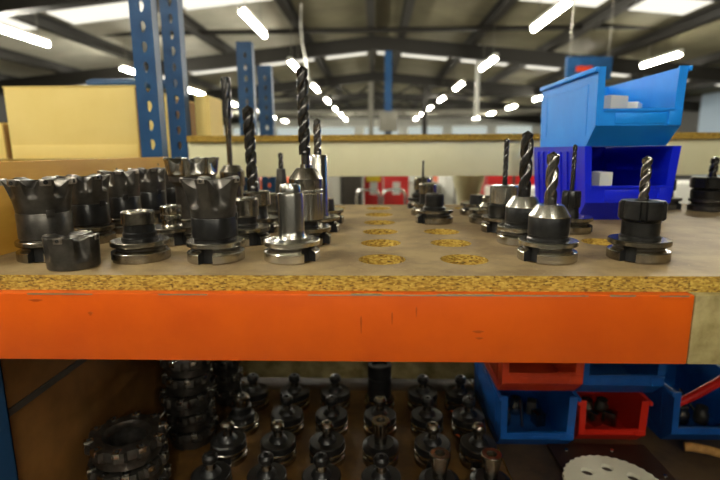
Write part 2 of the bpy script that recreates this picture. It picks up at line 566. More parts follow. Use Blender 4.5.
# ------------------------------------------------------------------ racking
def tear(r, t):
    # teardrop slot, point downwards
    x = r * 0.55 * math.cos(t); y = r * math.sin(t)
    if y < 0: x *= (1 + y / r * 0.55)
    return x, y
def upright(x0, x1, y, z0, z1, lab, depth=0.05, holes=True):
    """punched C-section rack upright, face towards -Y"""
    r = empty('rack_upright', ((x0 + x1) / 2, y, z0), 0, lab, 'rack upright')
    h = z1 - z0; w = (x1 - x0) / 2
    bm = bmesh.new()
    hs = []
    if holes:
        zz = 0.03
        while zz < h - 0.02:
            hs.append((w * 0.1, zz, 0.017)); zz += 0.0585
    holed_plate(bm, -w, w, 0, h, 0, 0.0025, hs, 14, 0, 0, tear)
    bmesh.ops.transform(bm, matrix=Matrix.Rotation(R(90), 4, 'X'), verts=bm.verts)
    box(bm, -w, -w + 0.0025, 0.0, depth, 0, h); box(bm, w - 0.0025, w, 0.0, depth, 0, h)
    box(bm, -w, -w + 0.014, depth - 0.0025, depth, 0, h); box(bm, w - 0.014, w, depth - 0.0025, depth, 0, h)
    link('post', bm, M['blue_post'], r, sharp=30)
    bx('foot_plate', -w - 0.01, w + 0.01, -0.01, depth + 0.01, 0, 0.006, M['greydark'], r)
    return r
upright(-0.743, -0.675, 1.535, FZ, 1.6, 'blue punched rack upright at the back corner of the drilled shelf', 0.04)
upright(-0.803, -0.735, 1.90, FZ, 1.9, 'blue punched rack upright just behind the first, between two cartons')
upright(-0.722, -0.640, 2.62, FZ, 0.738, 'shorter blue rack upright ending against the roof lights, nearer one')
upright(-0.706, -0.622, 3.0, FZ, 0.682, 'shorter blue rack upright ending against the roof lights, farther one')
upright(-0.715, -0.640, 0.70, FZ, -0.0245, 'blue rack upright at the front left corner under the orange beam', 0.05)
upright(1.62, 1.69, 0.70, FZ, -0.0245, 'blue rack upright at the front right end of the shelf', 0.05)
upright(1.62, 1.69, 1.535, FZ, 1.6, 'blue rack upright at the back right end of the shelf', 0.04)
upright(1.62, 1.69, 1.90, FZ, 1.9, 'blue rack upright behind the back right end of the shelf')
upright(-2.5, -2.43, 1.90, FZ, 1.9, 'blue rack upright far left behind the cartons')

def beam(name, x0, x1, y0, y1, z0, z1, m, lab):
    r = empty(name, (x0, y0, z0), 0, lab, 'rack beam')
    bx('beam_body', 0, x1 - x0, 0, y1 - y0, 0, z1 - z0, m, r, 0.0025)
    return r
b = beam('shelf_beam', -0.636, 0.452, 0.665, 0.705, -0.1285, -0.0238, M['orange'], 'wide orange steel beam carrying the front of the drilled shelf')
# dark rubbed marks on the orange face, worn steel along the top edge
wm = mat('rubbed_smudge', srgb(162, 64, 6), 0.5)
bm = bmesh.new()
for (x, z, w_, h_) in ((-0.02, -0.07, 0.0015, 0.014), (0.025, -0.06, 0.0013, 0.010), (0.06, -0.05, 0.0012, 0.008), (0.15, -0.08, 0.009, 0.002), (0.152, -0.09, 0.006, 0.0015), (-0.42, -0.055, 0.004, 0.003), (-0.50, -0.035, 0.012, 0.002)):
    vs = [bm.verts.new((x + 0.636 + w_ * math.cos(t) * (0.8 + 0.3 * math.sin(3 * t)), -0.0006, z + 0.1285 + h_ * math.sin(t))) for t in [2 * PI * i / 14 for i in range(14)]]
    vb = [bm.verts.new((v.co.x, 0.0005, v.co.z)) for v in vs]
    bm.faces.new(vs); bm.faces.new(vb[::-1])
    for i in range(14): bm.faces.new((vs[i], vs[(i + 1) % 14], vb[(i + 1) % 14], vb[i]))
link('rub_mark', bm, wm, b)
bm = bmesh.new()
x = 0.0
rnd = random.Random(4)
while x < 1.07:
    l = rnd.uniform(0.004, 0.09)
    if rnd.random() < 0.6: box(bm, x, min(x + l, 1.08), -0.0004, 0.004, 0.1023, 0.1036 + rnd.uniform(0, 0.0012))
    x += l
link('worn_top_edge', bm, M['chrome'], b)
b2 = beam('shelf_beam', 0.4525, 1.62, 0.665, 0.705, -0.1285, -0.0238, M['cream_dirty'], 'dirty cream steel beam end butting the orange beam on the right')
beam('shelf_beam', -0.675, 1.62, 1.555, 1.585, -0.13, -0.0245, M['orange'], 'orange steel beam under the back of the drilled shelf')
beam('shelf_beam', -0.80 + 0.066, 1.62, 1.90, 1.94, 0.0785, 0.2145, M['cream'], 'wide cream steel beam across the rack behind the drilled shelf')
beam('shelf_beam', -0.734, 1.62, 2.58, 2.62, 0.0785, 0.2145, M['cream'], 'cream steel beam at the far side of the rack behind')
beam('shelf_beam', -2.43, -0.805, 1.90, 1.94, 0.0, 0.128, M['cream'], 'cream steel beam under the large carton on the left')
beam('shelf_beam', -2.43, -0.805, 2.5, 2.54, 0.0, 0.128, M['cream'], 'cream steel beam behind the large carton on the left')
beam('shelf_beam', -0.656, 1.62, 1.56, 1.6, -0.605, -0.49, M['cream_dirty'], 'dirty grey cream beam low at the back of the lower shelf')
def shelf(name, x0, x1, y0, y1, z0, z1, lab, m0=None):
    bm = bmesh.new()
    holed_plate(bm, x0, x1, y0, y1, z0, z1, [], 8)
    return tag(link(name, bm, [m0 or M['top'], M['chip']], sharp=0), lab, 'shelf board')
shelf('chipboard_shelf', -0.732, 1.618, 1.885, 2.64, 0.215, 0.2385, 'plain chipboard shelf with raw edge on the cream beam behind')
shelf('chipboard_shelf', -2.42, -0.81, 1.885, 2.56, 0.128, 0.1515, 'chipboard shelf under the large yellow carton on the left')
CX = [-0.577, -0.400, -0.263, -0.132, 0.012, 0.149, 0.287, 0.448]
CY = [0.788, 0.932, 1.066, 1.205, 1.355, 1.505]
UH = [(0.012, y) for y in CY] + [(x, y) for x in (-0.132, 0.149, 0.287) for y in (1.355, 1.505)] + [(0.149, 0.788), (0.149, 0.932), (0.149, 1.066), (0.448, 0.9425)]
UH += [(0.285, 0.790), (0.287, 0.935), (0.285, 1.070), (0.284, 1.205), (0.430, 1.066), (0.437, 0.797), (0.149, 1.205), (-0.562, 0.797), (-0.577, 0.945), (-0.577, 1.078), (-0.577, 1.215), (-0.577, 1.36),
       (-0.267, 0.787), (-0.405, 1.066), (-0.397, 0.790), (-0.403, 0.935), (-0.402, 1.355), (-0.263, 1.355), (-0.254, 0.933), (-0.263, 1.066), (-0.263, 1.205), (-0.139, 0.790), (-0.133, 0.932), (-0.126, 1.074), (-0.125, 1.205),
       (0.975, 1.44), (0.88, 1.49), (-0.577, 1.505)]
bm = bmesh.new()
holed_plate(bm, -0.675, 1.62, 0.679, 1.607, -0.0235, 0.0, [(x, y - 0.002, 0.0395) for x, y in UH])
tag(link('drilled_shelf', bm, [M['top'], M['chip']], sharp=0), 'brown chipboard shelf drilled with rows of round tool holes', 'shelf board')
LZS = -0.62
LX = [-0.517, -0.386, -0.254, -0.125, 0.015, 0.150, 0.268]
LY = [1.000, 1.135, 1.268, 1.402]
bm = bmesh.new()
holed_plate(bm, -0.656, 0.335, 0.72, 1.50, LZS - 0.0235, LZS, [(x, y, 0.0395) for x in LX[1:] for y in LY])
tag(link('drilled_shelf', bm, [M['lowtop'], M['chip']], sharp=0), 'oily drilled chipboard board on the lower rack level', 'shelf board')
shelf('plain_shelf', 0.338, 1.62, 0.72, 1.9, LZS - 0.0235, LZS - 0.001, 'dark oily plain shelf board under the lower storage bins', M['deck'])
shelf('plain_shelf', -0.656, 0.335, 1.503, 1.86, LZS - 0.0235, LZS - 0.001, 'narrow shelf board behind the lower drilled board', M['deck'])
beam('shelf_beam', -0.636, 1.62, 0.665, 0.705, LZS - 0.14, LZS - 0.024, M['orange'], 'orange steel beam carrying the lower rack level')
beam('shelf_beam', -0.636, 1.62, 1.86, 1.90, LZS - 0.14, LZS - 0.024, M['orange'], 'orange steel beam behind the lower rack level')
beam('shelf_beam', -0.675, 0.335, 1.44, 1.48, LZS - 0.14, LZS - 0.024, M['orange'], 'orange steel beam in the middle of the lower rack level')

# left side panels
p = empty('side_panel', (-0.66, 0.70, 0.0), 0, 'yellow brown plywood side panel standing on the left end of the shelf', 'panel')
bm = bmesh.new(); box(bm, -0.014, 0, 0, 0.83, 0.0005, 0.163, 0.001); link('board', bm, M['ply'], p)
for (y, z) in ((0.52, 0.135), (0.76, 0.14), (0.28, 0.1), (0.40, 0.02)):
    bm = bmesh.new(); lathe(bm, [(0.0045, 0), (0.004, 0.0015), (0.0, 0.002)], 12)
    bmesh.ops.transform(bm, matrix=Matrix.Translation((0, y, z)) @ Matrix.Rotation(R(90), 4, 'Y'), verts=bm.verts)
    link('screw', bm, M['steel'], p)
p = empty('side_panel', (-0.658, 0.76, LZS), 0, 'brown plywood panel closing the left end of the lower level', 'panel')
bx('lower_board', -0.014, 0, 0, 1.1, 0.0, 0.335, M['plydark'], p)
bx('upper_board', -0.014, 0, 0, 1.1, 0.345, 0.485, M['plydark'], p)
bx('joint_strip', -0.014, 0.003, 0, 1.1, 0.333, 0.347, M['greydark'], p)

# cartons in the rack behind
def carton(x0, x1, y0, y1, z0, z1, lab, seam=None, em='carton_edge'):
    r = empty('carton', ((x0 + x1) / 2, y0, z0), 0, lab, 'carton')
    w = (x1 - x0) / 2; h = z1 - z0; d = y1 - y0
    bx('carton_body', -w, w, 0, d, 0, h - 0.004, M['carton'], r, 0.003)
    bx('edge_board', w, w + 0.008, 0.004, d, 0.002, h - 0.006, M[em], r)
    if seam: bx('bottom_flap', -w + 0.004, w - 0.004, -0.004, 0, 0, seam, M['carton'], r, 0.001)
    bx('lid', -w - 0.002, w + 0.002, -0.003, d + 0.003, h - 0.004, h, M['carton'], r)
    return r
carton(-1.487, -0.955, 1.955, 2.45, 0.152, 0.438, 'large plain yellow carton on the left, behind the side panel', 0.055)
carton(-0.93, -0.83, 1.98, 2.4, 0.152, 0.40, 'narrow yellow carton seen between the two blue rack uprights')
carton(-0.722, -0.672, 1.97, 2.14, 0.239, 0.400, 'small yellow carton right of the second blue rack upright', em='carton')
carton(-2.2, -1.54, 1.99, 2.45, 0.152, 0.30, 'low brown yellow carton beyond the large carton, at the left edge')
bm = bmesh.new()
tube(bm, [(-1.21, 2.08, 0.455), (-1.19, 2.085, 0.463), (-1.0, 2.10, 0.464), (-0.85, 2.11, 0.46)], 0.02, 14)
tag(link('blue_roll', bm, M['blue_post']), 'dark blue rolled sheet lying on top of the large carton', 'roll')

# ------------------------------------------------------------------ storage bins
def bin_(name, x0, x1, y, z, H, D, m, lab, lip=0.48, ribs=False, rim=True, tp=0.04):
    def tap(bm):
        for v in bm.verts: v.co.x *= 1 - tp * (1 - v.co.z / H)
    r = empty(name, ((x0 + x1) / 2, y, z), 0, lab, 'storage bin')
    w = (x1 - x0) / 2; t = 0.004; sb = 0.05 * H / 0.19; zl = 0.26 * H; zt = lip * H
    bm = bmesh.new()
    # side walls: outline in YZ
    for s in (-1, 1):
        a0, a1 = (s * w, s * (w - t))
        prism(bm, [(sb, 0), (0, zl), (0, H), (D, H), (D, 0)], 'x', min(a0, a1), max(a0, a1))
        # front return of the side wall
        wi = 0.017 if s < 0 else 0.020
        xa, xb = (-w + t, -w + wi) if s < 0 else (w - wi, w - t)
        prism(bm, [(0, zt), (0.004, zt), (0.004, H), (0, H)], 'x', min(xa, xb), max(xa, xb))
    # floor, back, front apron
    box(bm, -w + t, w - t, sb, D, 0, t)
    box(bm, -w + t, w - t, D - t, D, t, H)
    prism(bm, [(sb, 0), (0, zl), (0.004, zl), (sb + 0.004, 0.0)], 'x', -w + t, w - t)
    box(bm, -w + t, w - t, 0.0, 0.004, zl, zt)
    box(bm, -w + 0.017, w - 0.02, -0.003, 0.006, zt - 0.003, zt + 0.003)
    tap(bm); link('bin_shell', bm, m, r, sharp=20)
    if rim:
        for s in (-1, 1):
            bm = bmesh.new()
            a = s * w; b_ = s * (w + 0.008)
            box(bm, min(a, b_), max(a, b_), -0.004, D, H - 0.012, H, 0.002)
            link('rim', bm, m, r)
    # label holder on the apron, relief frame on the side
    bm = bmesh.new(); box(bm, -w * 0.55, w * 0.62, -0.002, 0, zl + 0.004, zt - 0.007, 0.0008); tap(bm); link('label_plate', bm, m, r)
    bm = bmesh.new(); box(bm, w * 0.68, w - 0.001, -0.003, 0, zl, zt, 0.0006); tap(bm); link('apron_rib', bm, m, r)
    bm = bmesh.new()
    if ribs:
        for k in range(7):
            box(bm, -w - 0.004, -w, 0.06 + k * 0.045, 0.066 + k * 0.045, 0.012, H - 0.014)
        for k in range(4):
            box(bm, -w + 0.03 + k * 0.045, -w + 0.034 + k * 0.045, D - 0.012, D - t, 0.01, H - 0.01)
    else:
        x = -w - 0.0012
        box(bm, x, -w, 0.05, D - 0.05, H * 0.8, H * 0.8 + 0.003); box(bm, x, -w, 0.05, D - 0.05, H * 0.15, H * 0.15 + 0.003)
        box(bm, x, -w, 0.05, 0.053, H * 0.15, H * 0.8); box(bm, x, -w, D - 0.053, D - 0.05, H * 0.15, H * 0.8)
    tap(bm); link('side_relief', bm, m, r)
    return r
bin_('storage_bin', 0.508, 0.738, 1.20, 0.0003, 0.186, 0.38, M['bin_dark'], 'royal blue open front bin standing on the shelf, bottom of two', 0.47, True, False, tp=0.14)
bin_('storage_bin', 0.522, 0.727, 1.190, 0.1866, 0.182, 0.385, M['bin_light'], 'light blue open front bin stacked on the royal blue bin', 0.46)
def pbox(name, c, size, rot, m, lab, cat):
    bm = bmesh.new(); box(bm, -size[0] / 2, size[0] / 2, -size[1] / 2, size[1] / 2, 0, size[2], 0.0015)
    o = link(name, bm, m, None, loc=c, rot=(rot[0], rot[1], R(rot[2])))
    return tag(o, lab, cat)
pbox('paper_box', (0.592, 1.30, 0.1925), (0.06, 0.09, 0.118), (0.0, 0.0, 24), M['paper'], 'small white box inside the light blue bin, taller one', 'box')
pbox('paper_box', (0.668, 1.33, 0.1925), (0.055, 0.08, 0.105), (0, 0, -35), M['paper'], 'small off white box inside the light blue bin, lower one', 'box')
pbox('paper_box', (0.588, 1.285, 0.006), (0.035, 0.06, 0.115), (0, 0, 8), M['paper'], 'small white carton inside the royal blue bin', 'box')

# lower level bins
bin_('storage_bin', 0.331, 0.528, 1.168, LZS, 0.165, 0.34, M['bin_blue'], 'blue bin on the lower shelf beside the rows of holders', 0.36)
bin_('storage_bin', 0.325, 0.535, 1.158, LZS + 0.1655, 0.165, 0.34, M['bin_orange'], 'orange red bin stacked on the lower blue bin', 0.42)
bin_('storage_bin', 0.552, 0.735, 1.205, LZS, 0.135, 0.30, M['bin_red'], 'bright red bin between two blue bins on the lower shelf', 0.36)
bin_('storage_bin', 0.553, 0.772, 1.210, LZS + 0.1355, 0.165, 0.34, M['bin_blue'], 'blue bin stacked on the bright red bin', 0.42)
bin_('storage_bin', 0.795, 1.020, 1.200, LZS, 0.165, 0.34, M['bin_blue'], 'blue bin at the right holding a red handled tool', 0.36)
bm = bmesh.new()
tube(bm, [(0.815, 1.23, -0.508), (0.875, 1.24, -0.484), (0.955, 1.26, -0.450), (1.065, 1.29, -0.406)], 0.011, 12, r1=0.014)
tag(link('red_handle_tool', bm, M['redhandle']), 'red plastic tool handle lying across the right blue bin', 'hand tool')

# loose hardware inside the lower bins
def hardware(x0, x1, y0, y1, z, n, where, seed):
    rr = random.Random(seed)
    zz = z
    for i in range(n):
        cx_, cy_ = x0 + (x1 - x0) * (i % 3 + 0.5) / 3, y0 + (y1 - y0) * ((i // 3) + 0.5) / max(1, (n + 2) // 3)
        kind = rr.choice(['sleeve', 'rod', 'block'])
        bm = bmesh.new()
        if kind == 'sleeve':
            lathe(bm, [(0.009, 0), (0.018, 0), (0.02, 0.004), (0.02, 0.03), (0.016, 0.036), (0.016, 0.05), (0.009, 0.05), (0.009, 0.0)], 20)
            nm, lb = 'steel_sleeve', 'short stepped steel sleeve'
        elif kind == 'rod':
            tube(bm, [(-0.028, 0, 0.006), (0.028, 0, 0.06)], 0.005, 8)
            nm, lb = 'steel_pin', 'thin steel pin leaning'
        else:
            box(bm, -0.018, 0.018, -0.014, 0.014, 0, 0.04, 0.002)
            nm, lb = 'clamp_block', 'small steel clamp block'
        o = link(nm, bm, rr.choice([M['steel_worn'], M['gunmetal'], M['steel']]), None, loc=(cx_, cy_, z), rot=(0, 0, rr.uniform(0, 3)))
        pos = ['at the left', 'in the middle', 'at the right'][i % 3]
        dep = ['front', 'back'][i // 3]
        tag(o, '%s %s %s inside the %s' % (lb, pos, dep, where), 'metal part')
hardware(0.355, 0.505, 1.275, 1.40, LZS + 0.0045, 6, 'lower blue bin', 3)
hardware(0.575, 0.712, 1.285, 1.39, LZS + 0.0045, 6, 'bright red bin', 5)
hardware(0.82, 0.99, 1.295, 1.42, LZS + 0.0045, 6, 'right blue bin', 9)

# dark plate, white scalloped disc and cork block in front of the lower bins
p = empty('dark_plate', (0.60, 1.05, LZS - 0.0008), 0, 'flat dark brown plate with small screws lying on the lower shelf', 'plate')
bx('plate_body', -0.13, 0.13, -0.22, 0.15, 0, 0.012, mat('dark_brown_plate', srgb(52, 34, 24), 0.5), p, 0.002)
for (x, y) in ((-0.09, 0.12), (0.03, 0.12), (-0.11, 0.0), (0.11, 0.02)):
    bm = bmesh.new(); lathe(bm, [(0.006, 0.012), (0.005, 0.015), (0, 0.0155)], 12, cx=x, cy=y); link('screw', bm, M['steel'], p)
bm = bmesh.new()
N = 120
rr_ = lambda t: 0.113 * (1 + 0.022 * math.cos(34 * t))
holes = [(0.066 * math.cos(a), 0.066 * math.sin(a), 0.015) for a in [2 * PI * i / 7 + 0.5 for i in range(7)]]
vs = [Vector((rr_(2 * PI * i / N) * math.cos(2 * PI * i / N), rr_(2 * PI * i / N) * math.sin(2 * PI * i / N))) for i in range(N)]
es = [(i, (i + 1) % N) for i in range(N)]
for (hx, hy, hr) in holes:
    b0 = len(vs)
    vs += [Vector((hx + hr * math.cos(2 * PI * i / 20), hy + hr * math.sin(2 * PI * i / 20))) for i in range(20)]
    es += [(b0 + i, b0 + (i + 1) % 20) for i in range(20)]
ov, oe, of, *_ = delaunay_2d_cdt(vs, es, [], 1, 1e-6)
T = [bm.verts.new((v.x, v.y, 0.010)) for v in ov]; B = [bm.verts.new((v.x, v.y, 0)) for v in ov]
cnt = {}
for f in of:
    c_ = sum((ov[i] for i in f), Vector((0, 0))) / len(f)
    if any((c_.x - h[0]) ** 2 + (c_.y - h[1]) ** 2 < h[2] ** 2 for h in holes): continue
    bm.faces.new([T[i] for i in f]); bm.faces.new([B[i] for i in reversed(f)])
    for a, b_ in zip(f, list(f[1:]) + [f[0]]):
        k_ = (min(a, b_), max(a, b_)); cnt[k_] = cnt.get(k_, 0) + 1
for (a, b_), c_ in cnt.items():
    if c_ == 1: bm.faces.new((T[a], T[b_], B[b_], B[a]))
tag(link('scalloped_disc', bm, M['nylon'], sharp=25, loc=(0.565, 1.02, LZS + 0.0127)), 'white scalloped disc with round holes lying on the dark plate', 'disc')
bm = bmesh.new()
tube(bm, [(0.83, 1.19, LZS + 0.013), (0.845, 1.185, LZS + 0.016), (0.88, 1.17, LZS + 0.017), (0.92, 1.15, LZS + 0.014), (0.935, 1.145, LZS + 0.011)], 0.012, 10)
tag(link('wooden_peg', bm, M['cork']), 'tan wooden peg lying on the lower shelf near the right edge', 'peg')

# ------------------------------------------------------------------ tool holders
FL = [(0.0, 0.0), (0.0455, 0.0), (0.0470, 0.0015), (0.0470, 0.0148), (0.0462, 0.0158), (0.0385, 0.0192), (0.0385, 0.0218), (0.0460, 0.0256), (0.0470, 0.0265), (0.0470, 0.0326), (0.0455, 0.0340), (0.030, 0.0342), (0, 0.0342)]
def flange(root, m, rot):
    bm = bmesh.new()
    a = (rot - PI / 2) % (2 * PI)
    lathe(bm, FL, 72, slots=[a, (a + PI) % (2 * PI)])
    link('flange', bm, [m, M['dark'], M['gunmetal']], root, sharp=16)  # slot faces near-black: oxide finish plus the notch's shade put into the colour
    bm = bmesh.new()
    lathe(bm, [(0, -0.095), (0.018, -0.095), (0.02, -0.092), (0.0345, 0.0), (0, 0.0)], 40)
    link('taper_shank', bm, M['steel'], root)
def part(root, name, prof, m, seg=48, rf=None, sharp=30):
    bm = bmesh.new(); lathe(bm, prof, seg, rf=rf)
    return link(name, bm, m, root, sharp=sharp)
def twist(bm, r, z0, zf, z1, pitch, flutes=2, depth=0.55, width=0.72, tip=0.6, hand=1):
    """shank z0..zf, helical flutes zf..z1, pointed tip"""
    N = 32
    zs = [z0, zf - 0.0008]
    n = max(8, int((z1 - zf) / pitch * 26))
    zs += [zf + (z1 - zf - tip * r) * i / n for i in range(n + 1)]
    rings = []
    for k, z in enumerate(zs):
        ring = []
        fac = 0 if k < 2 else min(1, (z - zf) / (r * 1.6) + 0.02)
        for i in range(N):
            t = 2 * PI * i / N
            ph = (t - hand * 2 * PI * (z - zf) / pitch) % (2 * PI / flutes)
            d = abs(ph - PI / flutes) * flutes / 2
            rr = r * (1 - fac * depth * math.cos(min(d / width, 1) * PI / 2) ** 1.4) if d < width else r
            ring.append(bm.verts.new((rr * math.cos(t), rr * math.sin(t), z)))
        rings.append(ring)
    for a, b_ in zip(rings, rings[1:]):
        for i in range(N): bm.faces.new((a[i], a[(i + 1) % N], b_[(i + 1) % N], b_[i]))
    bm.faces.new(rings[0][::-1])
    tv = bm.verts.new((0, 0, z1))
    for i in range(N): bm.faces.new((rings[-1][i], rings[-1][(i + 1) % N], tv))
def drill(root, r, z0, zf, z1, pitch, m, name='drill_bit', flutes=2, depth=0.55, tip=0.6, x=0, y=0, tilt=0, width=0.74):
    bm = bmesh.new(); twist(bm, r, z0, zf, z1, pitch, flutes, depth, width, tip)
    if tilt: bmesh.ops.transform(bm, matrix=Matrix.Rotation(tilt, 4, 'Y'), verts=bm.verts)
    o = link(name, bm, m, root, sharp=38); o.location = (x, y, 0)
    return o
def holder(x, y, rot, fm, lab, z=0.0005, group=None):
    r = empty('tool_holder', (x, y - 0.003, z), 0, lab, 'tool holder', group)
    flange(r, fm, R(rot))
    return r
def screw_hole(root, rad, z, ang, size=0.0065, m=None, name='set_screw'):
    """socket set screw seen on the side of a body"""
    bm = bmesh.new()
    lathe(bm, [(size, -0.004), (size, 0.0004), (size * 0.86, 0.0010), (size * 0.55, 0.0010), (size * 0.5, -0.003), (0, -0.003)], 24)
    a = R(ang) - PI / 2
    mt = Matrix.Translation((rad * math.cos(a), rad * math.sin(a), z)) @ Matrix.Rotation(a, 4, 'Z') @ Matrix.Rotation(R(90), 4, 'Y')
    bmesh.ops.transform(bm, matrix=mt, verts=bm.verts)
    return link(name, bm, m or M['dark'], root)

# H1: side-lock chuck with bright cone, front right
def cone_chuck(x, y, rot, rb, z1, z2, z3, lab, dr, dz, pitch, ang=None, dm='drill_light'):
    h = holder(x, y, rot, M['steel'], lab)
    part(h, 'body', [(0, 0.033), (rb * 1.02, 0.033), (rb * 1.02, 0.036), (rb * 0.97, 0.038), (rb * 0.97, 0.042), (rb, 0.043), (rb, z1 - 0.001), (rb * 0.985, z1), (0, z1)], M['black'])
    rc = rb * 0.66
    part(h, 'cone_nose', [(0, z1 - 0.001), (rb * 0.98, z1 - 0.001), (rb, z1 + 0.0005), (rc + 0.001, z2 - 0.002), (rc - 0.001, z2), (dr * 1.4, z2), (dr * 1.3, z2 - 0.004), (0, z2 - 0.004)], M['steel_bright'])
    if ang is not None: screw_hole(h, rb - 0.001, (0.043 + z1) / 2, ang, 0.0095)
    drill(h, dr, z2 - 0.01, z2 + (z3 - z2) * 0.12, z3, pitch, M[dm])
    return h
cone_chuck(0.285, 0.790, -52, 0.0325, 0.072, 0.091, 0.176, 'front holder with black body, bright cone and thick twist drill, right of the empty holes', 0.0098, 0, 0.075)
cone_chuck(0.287, 0.935, 0, 0.0335, 0.071, 0.091, 0.214, 'holder with side set screw and long thick drill, directly behind the front cone holder', 0.0118, 0, 0.080, ang=-8, dm='drill')

# H3: keyless drill chuck with thin long drill
h = holder(0.285, 1.070, -45, M['steel_worn'], 'bright chuck with long thin black drill, third back in the cone holder row')
part(h, 'body', [(0, .033), (.030, .033), (.032, .037), (.032, .058), (.026, .062), (0, .062)], M['black'])
part(h, 'chuck_sleeve', [(0, .061), (.027, .061), (.031, .064), (.031, .099), (.028, .102), (.010, .104), (0, .104)], M['steel_bright'])
drill(h, 0.0056, .095, .112, .203, 0.030, M['drill'])
# H4 behind
h = holder(0.284, 1.205, 30, M['steel_worn'], 'short bare steel holder behind the thin drill chuck', z=0.0005)
part(h, 'body', [(0, .033), (.024, .033), (.024, .04), (.017, .05), (.017, .062), (.014, .066), (.009, .066), (.009, .05), (0, .05)], M['steel_worn'])
# further back in that column
h = holder(0.287, 1.355, 30, M['steel_worn'], 'small dark holder deep in the cone holder row')
part(h, 'body', [(0, .033), (.022, .033), (.020, .055), (0, .055)], M['black'])

def slotted_nut(root, r, z0, z1, m, n=6, rin=0.012):
    def rf(t, rr, z):
        a = (t * n / (2 * PI)) % 1
        return rr * (0.86 if (a < 0.22 and rr > r * 0.9) else 1)
    part(root, 'collet_nut', [(0, z0), (r * .93, z0), (r, z0 + .003), (r, z1 - .004), (r * .9, z1), (rin, z1), (rin * .8, z1 - .004), (0, z1 - .004)], m, 96, rf=rf, sharp=28)
# H5 small ER holder between the royal blue bin and front row
h = holder(0.430, 1.066, 60, M['steel_worn'], 'small black collet holder with slim drill in front of the royal blue bin corner')
part(h, 'body', [(0, .033), (.018, .033), (.018, .040), (.0165, .044), (.0165, .055), (0, .055)], M['black'])
slotted_nut(h, 0.0195, .054, .090, M['black'], 8, 0.008)
drill(h, 0.0046, .084, .130, .190, 0.026, M['drill'], width=0.8)
# H6 big ER nut holder front right
h = holder(0.437, 0.797, -46, M['steel_worn'], 'holder with black slotted collet nut and short drill, rightmost in the front row')
part(h, 'body', [(0, .033), (.031, .033), (.031, .039), (.0285, .041), (.0285, .062), (.031, .065), (0, .065)], M['black'])
slotted_nut(h, 0.0350, .066, .0965, M['black'], 6, 0.013)
drill(h, 0.0078, .09, .100, .168, 0.045, M['drill_light'])
# H7..H9 the middle group
h = holder(0.149, 1.205, -50, M['steel_worn'], 'stub holder with short black arbor behind the second column of empty holes')
part(h, 'body', [(0, .033), (.028, .033), (.028, .038), (.023, .042), (.0235, .068), (.021, .072), (.012, .072), (.012, .06), (0, .06)], M['black'])
h = holder(0.149, 1.355, 40, M['steel_worn'], 'holder with steel collar peeping over the stub holder in the middle')
part(h, 'body', [(0, .033), (.024, .033), (.022, .06), (0, .06)], M['black'])
part(h, 'collar', [(0, .059), (.024, .059), (.025, .063), (.025, .084), (.022, .088), (0, .088)], M['steel_worn'])
h = holder(0.149, 1.505, -20, M['black'], 'small dark collet holder with a very thin bit, farthest in the middle group')
part(h, 'body', [(0, .033), (.033, .033), (.034, .045), (.024, .052), (.024, .06), (0, .06)], M['black'])
part(h, 'collet_nut', [(0, .059), (.027, .059), (.028, .064), (.028, .092), (.025, .096), (.006, .097), (0, .097)], M['steel_worn'])
drill(h, 0.0035, .09, .12, .148, 0.02, M['drill'])
# right edge pair
h = holder(0.975, 1.44, 30, M['gunmetal'], 'black holder with wide collet nut and drill near the right edge beyond the bins')
h.location.z = 0.0965 - 0.0965 + 0.0005
part(h, 'body', [(0, .033), (.042, .033), (.044, .04), (.044, .058), (.036, .064), (0, .064)], M['black'])
slotted_nut(h, 0.048, .065, .097, M['black'], 8, 0.012)
drill(h, 0.011, .09, .10, .157, 0.05, M['drill'], tilt=0.06)
h = holder(0.88, 1.49, 30, M['gunmetal'], 'small dark holder with thin drill just behind the royal blue bin')
part(h, 'body', [(0, .033), (.024, .033), (.022, .055), (0, .055)], M['black'])
slotted_nut(h, 0.028, .054, .088, M['black'], 6, 0.008)
drill(h, 0.006, .08, .1, .172, 0.03, M['drill'])

